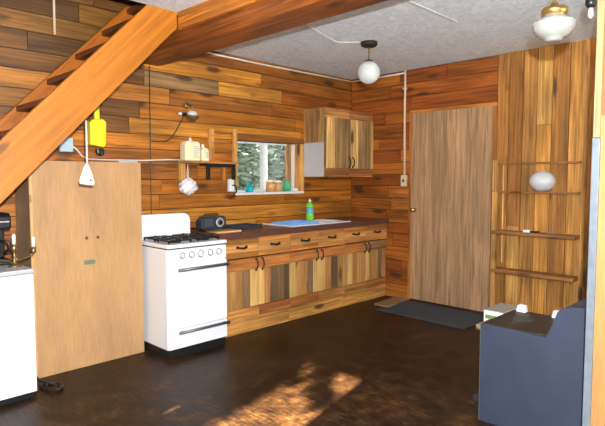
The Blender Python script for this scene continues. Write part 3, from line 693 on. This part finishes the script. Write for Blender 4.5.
# ------------------------------------------------------------------ cables, switch, hanging bits on the left
ob = empty('outlet_box', (-3.55, -.03, 1.68), 'pale blue outlet box with white cord on the plank wall under the stairs', 'outlet')
MB().box((-3.60, -.045, 1.63), (-3.50, -.006, 1.74)).build('box', LBLUE, ob, .005)
m = MB(); m.tube([(-3.505, -.03, 1.68), (-3.47, -.04, 1.65), (-3.43, -.035, 1.60), (-3.38, -.02, 1.578), (-3.2, -.014, 1.575), (-2.9, -.014, 1.578), (-2.62, -.013, 1.592), (-2.24, -.013, 1.592)], .006); m.build('cord', WCORD, ob)
tag(MB().tube([(-3.612, -.06, 4.2), (-3.614, -.05, 3.2), (-3.615, -.04, 2.52)], .009).build('pull_cord', CONDUIT), 'pale cord hanging down from the stairwell above the stairs', 'cord')
ye = empty('yellow_scoop', (-3.32, -.06, 1.78), 'yellow plastic scoop with upright handle hanging on the plank wall', 'scoop')
m = MB(); m.prism([(-3.385, 1.69), (-3.27, 1.672), (-3.255, 1.70), (-3.248, 1.88), (-3.275, 1.90), (-3.36, 1.895), (-3.385, 1.87)], 1, -.10, -.02); m.build('scoop_body', YELLOW, ye, .010, 3)
m = MB(); m.prism([(-3.335, 1.893), (-3.292, 1.893), (-3.292, 2.03), (-3.335, 2.03)], 1, -.075, -.045); m.build('scoop_handle', YELLOW, ye, .006)
m = MB(); m.prism([(-3.325, 1.67), (-3.262, 1.66), (-3.265, 1.615), (-3.29, 1.60), (-3.32, 1.62)], 1, -.085, -.04); m.build('tip', BLACK, ye, .006)
MB().tube([(-3.3135, -.044, 2.015), (-3.3135, -.006, 2.02)], .004, n=6).build('nail', IRON, ye)
pd = empty('fly_swatter', (-3.70, -.757, 1.4), 'white paddle-shaped fly swatter hanging by a cord from the stair', 'fly swatter')
m = MB(); m.prism([(-3.750, 1.385), (-3.655, 1.372), (-3.650, 1.40), (-3.672, 1.47), (-3.690, 1.515), (-3.705, 1.52), (-3.722, 1.49), (-3.750, 1.41)], 1, -.762, -.752); m.build('paddle', WHITEP, pd, .003)
MB().tube([(-3.697, -.757, 1.515), (-3.6965, -.757, 1.66), (-3.696, -.757, zl(-3.696)-.016)], .006).build('cord', WCORD, pd)
MB().lathe([(.007, 0), (.007, .001), (0, .0012)], (-3.678, -.7622, 1.408), ryk).build('dark_spot', BLACK, pd)

# ceiling-line wiring and switch on the door wall
tag(MB().tube([(-2.30, -.014, 2.625), (-1.6, -.014, 2.618), (-.8, -.014, 2.622), (-.02, -.015, 2.628)], .008).tube([(-.02, -.015, 2.628), (-.016, -.10, 2.628), (-.014, -.45, 2.626), (-.014, -.79, 2.628)], .008).build('ceiling_wire', WCORD), 'thin white wire along the top of the plank walls', 'wire')
cdt = tag(MB().tube([(-.012, -.797, 2.655), (-.012, -.80, 2.45), (-.012, -.797, 2.30), (-.012, -.805, 1.46)], .013, n=8).build('conduit', CONDUIT), 'cream conduit running down the wall left of the door', 'conduit')
m = MB(); m.box((-.028, -.822, 2.44), (-.0055, -.778, 2.462)); m.build('clip', CONDUIT, cdt)
sw = empty('light_switch', (0, -.805, 1.39), 'cream light switch at the foot of the conduit beside the door', 'switch')
MB().box((-.035, -.842, 1.33), (-.006, -.768, 1.459)).build('switch_plate', CONDUIT, sw, .005)
MB().box((-.044, -.814, 1.38), (-.0355, -.798, 1.41)).build('toggle', BLACK, sw)

# ------------------------------------------------------------------ pendant globe
px, py = -1.302, -1.27
pl = empty('globe_pendant', (px, py, CZ), 'white globe pendant lamp hanging from the ceiling in front of the window wall', 'lamp')
MB().lathe([(.075, -.002), (.078, -.02), (.070, -.035), (.05, -.045), (.012, -.05), (0, -.05)], (px, py, CZ)).build('ceiling_rose', IRON, pl)
m = MB(); m.tube([(px, py, CZ-.05), (px, py, CZ-.165)], .006); m.build('rod', OLDBRASS, pl)
MB().lathe([(.012, -.155), (.035, -.165), (.048, -.185), (.05, -.19)], (px, py, CZ)).build('cap', IRON, pl)
MB().ball((px, py, 2.387), .1045).build('globe', GLOBE, pl)
m = MB(); m.tube([(-2.60, -1.40, CZ-.005), (-2.161, -1.275, CZ-.006), (-1.85, -1.17, CZ-.006), (-1.62, -1.10, CZ-.006), (-1.54, -1.07, CZ-.006), (-1.48, -1.10, CZ-.006), (-1.43, -1.16, CZ-.006), (-1.38, -1.22, CZ-.006)], .0045, n=6); m.build('cord', WCORD, pl)

# schoolhouse lamp
lx, ly = -2.435, -3.292
sl = empty('brass_pendant', (lx, ly, CZ), 'brass pendant lamp with stepped white glass shade near the partition', 'lamp')
MB().lathe([(.06, -.001), (.062, -.015), (.02, -.03), (0, -.03)], (lx, ly, CZ)).build('ceiling_rose', BRASS, sl)
m = MB(); m.tube([(lx, ly, CZ-.03), (lx, ly, 2.26)], .008); m.build('rod', BRASS, sl)
MB().lathe([(.012, 2.285), (.018, 2.275), (.02, 2.262), (.055, 2.258), (.062, 2.25), (.060, 2.222), (0, 2.222)], (lx, ly, 0)).build('fitter', BRASS, sl)
MB().lathe([(.052, 2.2215), (.056, 2.212), (.080, 2.203), (.097, 2.190), (.1005, 2.178), (.099, 2.168), (.094, 2.152), (.078, 2.132), (.058, 2.117), (.042, 2.110), (.038, 2.100), (.030, 2.097), (0, 2.097)], (lx, ly, 0)).build('glass_shade', SHADEG, sl)
MB().lathe([(.0992, 2.187), (.1018, 2.184), (.1018, 2.181), (.1000, 2.178)], (lx, ly, 0)).build('shade_band', DIAL, sl)
# black fixture beside it
bx_, by_ = -2.30, -3.416
bf = empty('hanging_bulb_holder', (bx_, by_, CZ), 'black bulb holder with clear glass hanging at the top beside the partition', 'lamp')
m = MB(); m.tube([(bx_, by_, CZ), (bx_, by_, 2.32)], .005); m.build('cord', BLACK, bf)
MB().lathe([(0, 2.325), (.015, 2.325), (.022, 2.315), (.026, 2.295), (.026, 2.28), (.020, 2.268), (.012, 2.262), (0, 2.262)], (bx_, by_, 0)).build('holder', BLACK, bf)
MB().lathe([(.010, 2.2615), (.012, 2.25), (.014, 2.225), (.008, 2.212), (0, 2.21)], (bx_, by_, 0)).build('glass_tip', CLEARG, bf)

# ------------------------------------------------------------------ shelf unit on the upright boards
su = empty('shelf_unit', (-.09, -2.3, 0), 'open wooden shelf unit on the upright board wall right of the door', 'shelves')
YS0, YS1 = -2.71, -1.93
for z, t, d in ((1.575, .018, .12), (1.295, .018, .13), (.905, .035, .16), (.525, .04, .16)):
    MB().box((-d, YS0, z-t), (-.0145, YS1, z), s2l(168,112,58) if t < .03 else s2l(150,98,52)).build('shelf_board', WY, su, .002)
MB().box((-.15, -1.975, 0), (-.125, -1.932, 1.29), s2l(206,150,82)).box((-.15, -1.965, 1.305), (-.125, -1.930, 1.60), s2l(210,156,86)).build('post', WZ, su)
MB().box((-.040, YS1+.0005, 0), (-.0145, YS1+.03, 1.60), s2l(196,140,74)).build('cleat', WZ, su)
MB().box((-.022, -1.99, .57), (-.0145, -1.978, 1.57), s2l(222,176,108)).build('edge_light_strip', WZ, su)  # edge light on the boards, put in as a thin pale strip
gl = empty('lamp_globe', (-.085, -2.40, 1.2955), 'loose white glass lamp globe resting on the shelf', 'globe')
MB().lathe([(.116*math.sin(PI*i/18), 1.2955+.099-.099*math.cos(PI*i/18)) for i in range(1, 18)] + [(.03, 1.492), (0, 1.492)], (-.075-.045, -2.40, 0)).build('glass', GLOBE, gl)
mb_ = empty('matchbox', (-.1, -2.28, .9055), 'small white and black matchbox on the shelf below the glass globe', 'box')
MB().box((-.13, -2.30, .9055), (-.09, -2.235, .928)).build('sleeve', PAPERW, mb_, .002)
MB().box((-.13, -2.375, .9055), (-.085, -2.3005, .922)).build('tray', BLACK, mb_, .002)
tag(MB().tube([(-.11, -2.44, .911), (-.10, -2.53, .911)], .005, n=6).build('stub', PAPERG), 'small brown stick on the shelf beside the matchbox', 'stick')

# ------------------------------------------------------------------ wood heater
ht = empty('wood_heater', (-2.1, -3.2, 0), 'blue-grey sheet metal wood heater with rusty black top beside the partition', 'heater')
hx0, hx1 = -2.32, -1.87
prof = [(-2.892, 0), (-2.892, .578), (-3.09, .576), (-3.255, .572), (-3.285, .64), (-3.31, .718), (-3.335, .742), (-3.38, .757), (-3.51, .766), (-3.51, 0)]
MB().prism(prof, 0, hx0, hx0+.012).build('side_sheet', SHEETM, ht, .002)
prof2 = [(-2.895, .012), (-2.895, .571), (-3.255, .567), (-3.255, .012)]
MB().prism(prof2, 0, hx0+.0125, hx1).build('firebox', RUST, ht)
MB().box((hx0+.0125, -3.258, .5715), (hx1+.01, -2.893, .580)).build('hot_plate', RUST, ht, .003)
MB().prism([(-3.2585, .5815), (-3.288, .64), (-3.312, .716), (-3.337, .740), (-3.382, .755), (-3.51, .764), (-3.51, .012), (-3.2585, .012)], 0, hx0+.0125, hx1).build('jacket', SHEETM, ht)
MB().box((hx0-.002, -2.893, 0), (hx0+.012, -2.889, .578)).build('edge_bead', GREYM, ht)
MB().box((-2.20, -2.8885, .500), (-1.98, -2.80, .53), s2l(170,136,100)).build('front_ledge', WX, ht, .003)
MB().box((-2.22, -2.8885, .06), (-1.98, -2.80, .10), s2l(74,52,38)).build('ash_lip', RUST, ht, .003)
MB().box((-2.18, -2.8945, .14), (-1.92, -2.875, .50)).build('fire_door', IRON, ht, .004)
MB().box((-2.23, -2.8885, 0), (-2.19, -2.82, .0595)).build('foot', IRON, ht); MB().box((-2.02, -2.8885, 0), (-1.985, -2.82, .0595)).build('foot', IRON, ht)
# carton and bricks on top
MB().prism([(-2.06+.10*(1+.3*math.sin(3*t_)+.15*math.sin(7*t_))*math.cos(t_), -3.03+.05*(1+.25*math.cos(4*t_)+.15*math.sin(9*t_))*math.sin(t_)) for t_ in [2*PI*q_/40 for q_ in range(40)]], 2, .5802, .5812).build('worn_patch', ASH, ht)
ct = empty('carton', (-1.67, -2.73, 0), 'tall white carton with green mark standing behind the heater', 'box')
CA0, CA1 = -1.80, -1.54
MB().box((CA0, -2.797, 0), (CA1, -2.66, .522)).build('carton_body', PAPERW, ct, .002)
MB().box((CA0, -2.797, .5225), (CA1, -2.66, .529)).build('carton_top', PAPERG, ct)
MB().box((CA0-.0012, -2.75, .468), (CA0-.0003, -2.67, .495)).build('printed_mark', GREENK, ct)
for (ya, yb, lb) in ((-2.985, -2.925, 'white block on the back edge of the heater top, beside the carton'), (-3.19, -3.14, 'white block on the back edge of the heater top, by the raised jacket')):
    tag(MB().prism([(ya, .5805), (yb, .5805), (yb-.010, .625), (ya+.008, .622)], 0, -1.91, -1.87).build('white_block', PAPERW, None, .003), lb, 'block', 'white blocks on the heater')

# ------------------------------------------------------------------ floor things
tag(MB().box((-.66, -1.93, 0.0005), (-.06, -.90, .012), rot=Matrix.Rotation(-.02, 3, 'Z')).build('door_mat', MATM, None, .003), 'slate grey mat lying in front of the plywood door', 'mat')
tag(MB().box((-.52, -.93, .0125), (-.06, -.75, .030), s2l(150,122,88), rot=Matrix.Rotation(.1, 3, 'Z')).build('plank_offcut', WX, None, .002), 'short bare plank lying on the floor between the cabinets and the mat', 'plank')
tag(MB().box((-.56, -2.09, .0005), (-.30, -1.98, .02), s2l(176,140,98), rot=Matrix.Rotation(.25, 3, 'Z')).build('wood_scrap', WX, None, .002), 'tan wood scrap on the floor at the end of the grey mat', 'scrap')

# ------------------------------------------------------------------ white appliance, left edge
wa = empty('white_fridge', (-4.3, -.42, 0), 'low white fridge cut by the left edge, beside the plywood cupboard', 'fridge')
MB().box((-4.60, -.69, .04), (-4.045, -.12, .815)).build('body', WHITE, wa, .004)
MB().box((-4.60, -.715, .045), (-4.042, -.6905, .812)).build('door', WHITE, wa, .006)
MB().box((-4.605, -.715, .8155), (-4.038, -.11, .845)).build('worktop', SILVERK, wa, .006)
MB().box((-4.59, -.68, 0), (-4.05, -.13, .0395)).build('base', BLACK, wa)
wa.children[2]['label'] = 'grey worktop'
# coffee maker
cm = empty('coffee_maker', (-4.19, -.42, .8455), 'glossy black coffee maker on the white fridge', 'coffee maker')
z = .8455
MB().box((-4.32, -.50, z), (-4.085, -.30, z+.035)).build('base', BLACK, cm, .008, 3)
MB().box((-4.31, -.38, z+.0355), (-4.09, -.30, z+.24)).build('column', BLACK, cm, .01, 3)
MB().prism([(-.50, z+.24), (-.30, z+.24), (-.30, z+.33), (-.33, z+.345), (-.47, z+.345), (-.50, z+.32)], 0, -4.315, -4.078).build('brew_head', BLACK, cm, .014, 3)
MB().lathe([(.055, 0), (.07, .02), (.074, .08), (.055, .13), (.05, .145), (.046, .145), (.05, .13), (0, .02)], (-4.20, -.44, z+.036)).build('carafe', DRADIO, cm)
MB().tube([(-4.145, -.455, z+.16), (-4.10, -.48, z+.155), (-4.09, -.485, z+.11), (-4.125, -.465, z+.075)], .009).build('carafe_handle', BLACK, cm)
m = MB(); m.box((-4.30, -.503, z+.285), (-4.09, -.5005, z+.292)); m.box((-4.30, -.503, z+.012), (-4.09, -.5005, z+.018)); m.build('trim_band', CHROME, cm)
cm.location.y += .06
# candelabra
ca = empty('candelabrum', (-4.05, -.55, z), 'branched brass candelabrum with white candles in front of the coffee maker', 'candle holder')
kx, ky = -4.075, -.50
kx, ky = -4.098, -.535
MB().lathe([(.045, 0), (.045, .006), (.02, .014), (.009, .03), (.008, .06), (.012, .07), (.008, .08), (.008, .10), (0, .10)], (kx, ky, z)).build('base', OLDBRASS, ca)
ends = ((.125, .02, .095), (-.125, -.02, .07), (.0, .0, .125))
for i, (dx, dy, dz) in enumerate(ends):
    m = MB()
    if i < 2:
        m.tube([(kx, ky, z+.055), (kx+dx*.3, ky+dy*.3, z+.04), (kx+dx*.65, ky+dy*.65, z+.05), (kx+dx*.95, ky+dy, z+.06), (kx+dx, ky+dy, z+dz-.02)], .006, n=6)
    else:
        m.tube([(kx, ky, z+.10), (kx, ky, z+dz-.02)], .006, n=6)
    a = m.build('arm', OLDBRASS, ca)
    MB().lathe([(.012, dz-.02), (.020, dz-.010), (.016, dz), (.016, dz+.02), (0, dz+.02)], (kx+dx, ky+dy, z)).build('candle_cup', OLDBRASS, a)
    MB().lathe([(.011, dz+.0205), (.0115, dz+.075), (.007, dz+.088), (0, dz+.09)], (kx+dx, ky+dy, z)).build('candle', WAX, ca)
# floor cord
pts = []
for i in range(40):
    t = i/39; a = t*4.2*PI
    pts.append((-3.93 + .055*math.cos(a)*(1-.3*t) + .03*t, -.60 + .085*math.sin(a)*(1-.2*t) - .05*t, .008 + .010*t))
tag(MB().tube([(-3.985, -.36-.03, .17), (-3.975, -.42, .08), (-3.95, -.47, .02)] + pts, .008, n=6).build('power_cord', BLACK), 'black cord coiled on the floor between the fridge and plywood cupboard', 'cord')

# ------------------------------------------------------------------ outside
struct(MB().box((-40, .6, -.4), (40, 40, -.3)).box((-40, -40, -.4), (40, -6.7, -.3)).box((-40, -6.7, -.4), (-6.6, .6, -.3)).build('ground', BOUNCE))
def leaf_cloud(m, cen, rad, n, size, cols, flat=1.0):
    for _ in range(n):
        while True:
            p = Vector((random.uniform(-1,1), random.uniform(-1,1), random.uniform(-1,1)))
            if p.length < 1: break
        p = Vector((p.x*rad[0], p.y*rad[1], p.z*rad[2])) + Vector(cen)
        s = size*random.uniform(.6, 1.4); q = Matrix.Rotation(random.uniform(0, 2*PI), 3, 'Z') @ Matrix.Rotation(random.uniform(0, PI), 3, 'X')
        vs = [p + q @ Vector(v) for v in ((-s, 0, 0), (0, -s*.45, .1*s), (s, 0, 0), (0, s*.45, .1*s))]
        m.add(vs, [(0,1,2,3)], jit(random.choice(cols), .3))
GR = [s2l(120,140,112), s2l(140,158,134), s2l(96,118,90), s2l(160,176,156), s2l(184,192,178)]
def tree(name, x, y, h, r, cloud, label, bark, n, size, cols):
    t = empty(name, (x, y, -.3), label, 'tree', 'trees outside the kitchen window')
    MB().tube([(x, y, -.3), (x+.02, y, h*.3), (x-.02, y, h*.65), (x+.03, y, h)], [r, r*.9, r*.7, r*.25], n=10).build('trunk', bark, t)
    m = MB()
    for c, rd in cloud: leaf_cloud(m, (x+c[0], y+c[1], c[2]), rd, n, size, cols)
    m.build('foliage', LEAF, t)
random.seed(11)
tree('birch_tree', 1.12, 3.0, 5.5, .085, [((-.1, 0, 3.9), (.8, .6, .7))], 'pale-trunked tree just outside the kitchen window', BARKW, 260, .09, GR)
tree('pine_tree', 2.15, 5.4, 5.0, .10, [((0, 0, 1.5), (.75, .8, 1.5)), ((0, 0, 3.0), (.6, .7, 1.0))], 'bushy green tree seen through the kitchen window left of the pale trunk', BARK, 1500, .11, GR[:4])
tree('pine_tree', 3.85, 5.4, 5.5, .10, [((0, 0, 1.5), (.8, .8, 1.5)), ((0, 0, 3.2), (.7, .8, 1.0))], 'grey-green bushy tree seen through the kitchen window right of the pale trunk', BARK, 1300, .11, GR)
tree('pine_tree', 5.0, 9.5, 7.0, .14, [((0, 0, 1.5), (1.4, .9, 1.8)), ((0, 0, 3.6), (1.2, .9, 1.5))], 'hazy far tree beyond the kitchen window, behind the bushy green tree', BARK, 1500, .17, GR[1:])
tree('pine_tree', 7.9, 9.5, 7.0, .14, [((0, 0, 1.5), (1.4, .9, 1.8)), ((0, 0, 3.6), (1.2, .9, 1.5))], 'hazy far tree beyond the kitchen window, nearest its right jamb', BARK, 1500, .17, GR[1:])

# tree outside the left window whose leaves dapple the sun on the floor
random.seed(5)
sun_dir = Vector((.97, .243, -math.tan(math.radians(23.8)))).normalized()
dt = empty('garden_tree', (-9.2, -4.4, -.3), 'leafy tree standing outside the left window', 'tree')
MB().tube([(-9.2, -4.6, -.3), (-9.2, -4.55, 1.5), (-9.1, -4.4, 3.6)], [.12, .1, .05], n=10).build('trunk', BARK, dt)
SUNCLUMPS = ((-2.70, -1.97, .06, 60), (-2.60, -1.87, .07, 60), (-2.80, -2.08, .05, 40), (-2.50, -1.66, .12, 55), (-2.72, -1.62, .12, 70), (-2.34, -1.70, .09, 36), (-2.95, -1.62, .12, 80), (-3.15, -1.66, .11, 70), (-3.35, -1.74, .10, 50), (-2.45, -1.80, .05, 20))
m = MB()
def leaf_at(fx, fy, back, n, spread, size):
    """foliage clump whose shadow falls round floor point (fx, fy)"""
    p = Vector((fx, fy, 0)) - sun_dir*back
    leaf_cloud(m, p, (spread, spread, spread), n, size, GR[:3])
for a in SUNCLUMPS:
    leaf_at(a[0], a[1], 6.6, a[3], a[2], .05)
m.build('foliage', LEAF, dt)

struct(MB().box((-4.2, 1.2, -.3), (-4.0, 12, 7), s2l(150,120,90)).build('wall_sun_block', WY))  # unseen wall added to keep the sun off the window trees
# ------------------------------------------------------------------ light
w = bpy.data.worlds.new('sky'); SC.world = w; w.use_nodes = True
bg = w.node_tree.nodes['Background']; bg.inputs['Color'].default_value = (.80, .92, 1.0, 1); bg.inputs['Strength'].default_value = 2.0
sun = bpy.data.lights.new('sun', 'SUN'); sun.energy = 125; sun.angle = math.radians(.6); sun.color = (1, .88, .66)
so_ = bpy.data.objects.new('sun', sun); COL.objects.link(so_); so_.rotation_euler = sun_dir.to_track_quat('-Z', 'Y').to_euler()
# window portals guide the sky light in
def portal(name, loc, rot, sx, sy):
    l = bpy.data.lights.new(name, 'AREA'); l.shape = 'RECTANGLE'; l.size = sx; l.size_y = sy; l.cycles.is_portal = True
    o = bpy.data.objects.new(name, l); COL.objects.link(o); o.location = loc; o.rotation_euler = rot
portal('window_portal', (XL-.13, -5.4, 1.225), (PI/2, 0, -PI/2), 1.6, .85)
portal('window_portal', ((FX0+FX1)/2, YF-.13, (FZ0+FZ1)/2), (PI/2, 0, 0), FX1-FX0, FZ1-FZ0)
# the camera's flash
fl = bpy.data.lights.new('flash', 'SPOT'); fl.energy = 690; fl.shadow_soft_size = .02; fl.spot_size = math.radians(125); fl.spot_blend = .5; fl.color = (.95, .99, 1.0)
fo = bpy.data.objects.new('flash', fl); COL.objects.link(fo); fo.location = C + U*.20 + R*.07 + F*.0
fo.rotation_euler = (F + U*.12).to_track_quat('-Z', 'Y').to_euler()

SC.cycles.use_denoising = True
SC.cycles.max_bounces = 8
SC.cycles.transparent_max_bounces = 12
SC.cycles.sample_clamp_indirect = 6
SC.view_settings.view_transform = 'Standard'
SC.view_settings.look = 'None'
SC.view_settings.gamma = 1
SC.view_settings.exposure = .38
SC.view_settings.use_curve_mapping = False
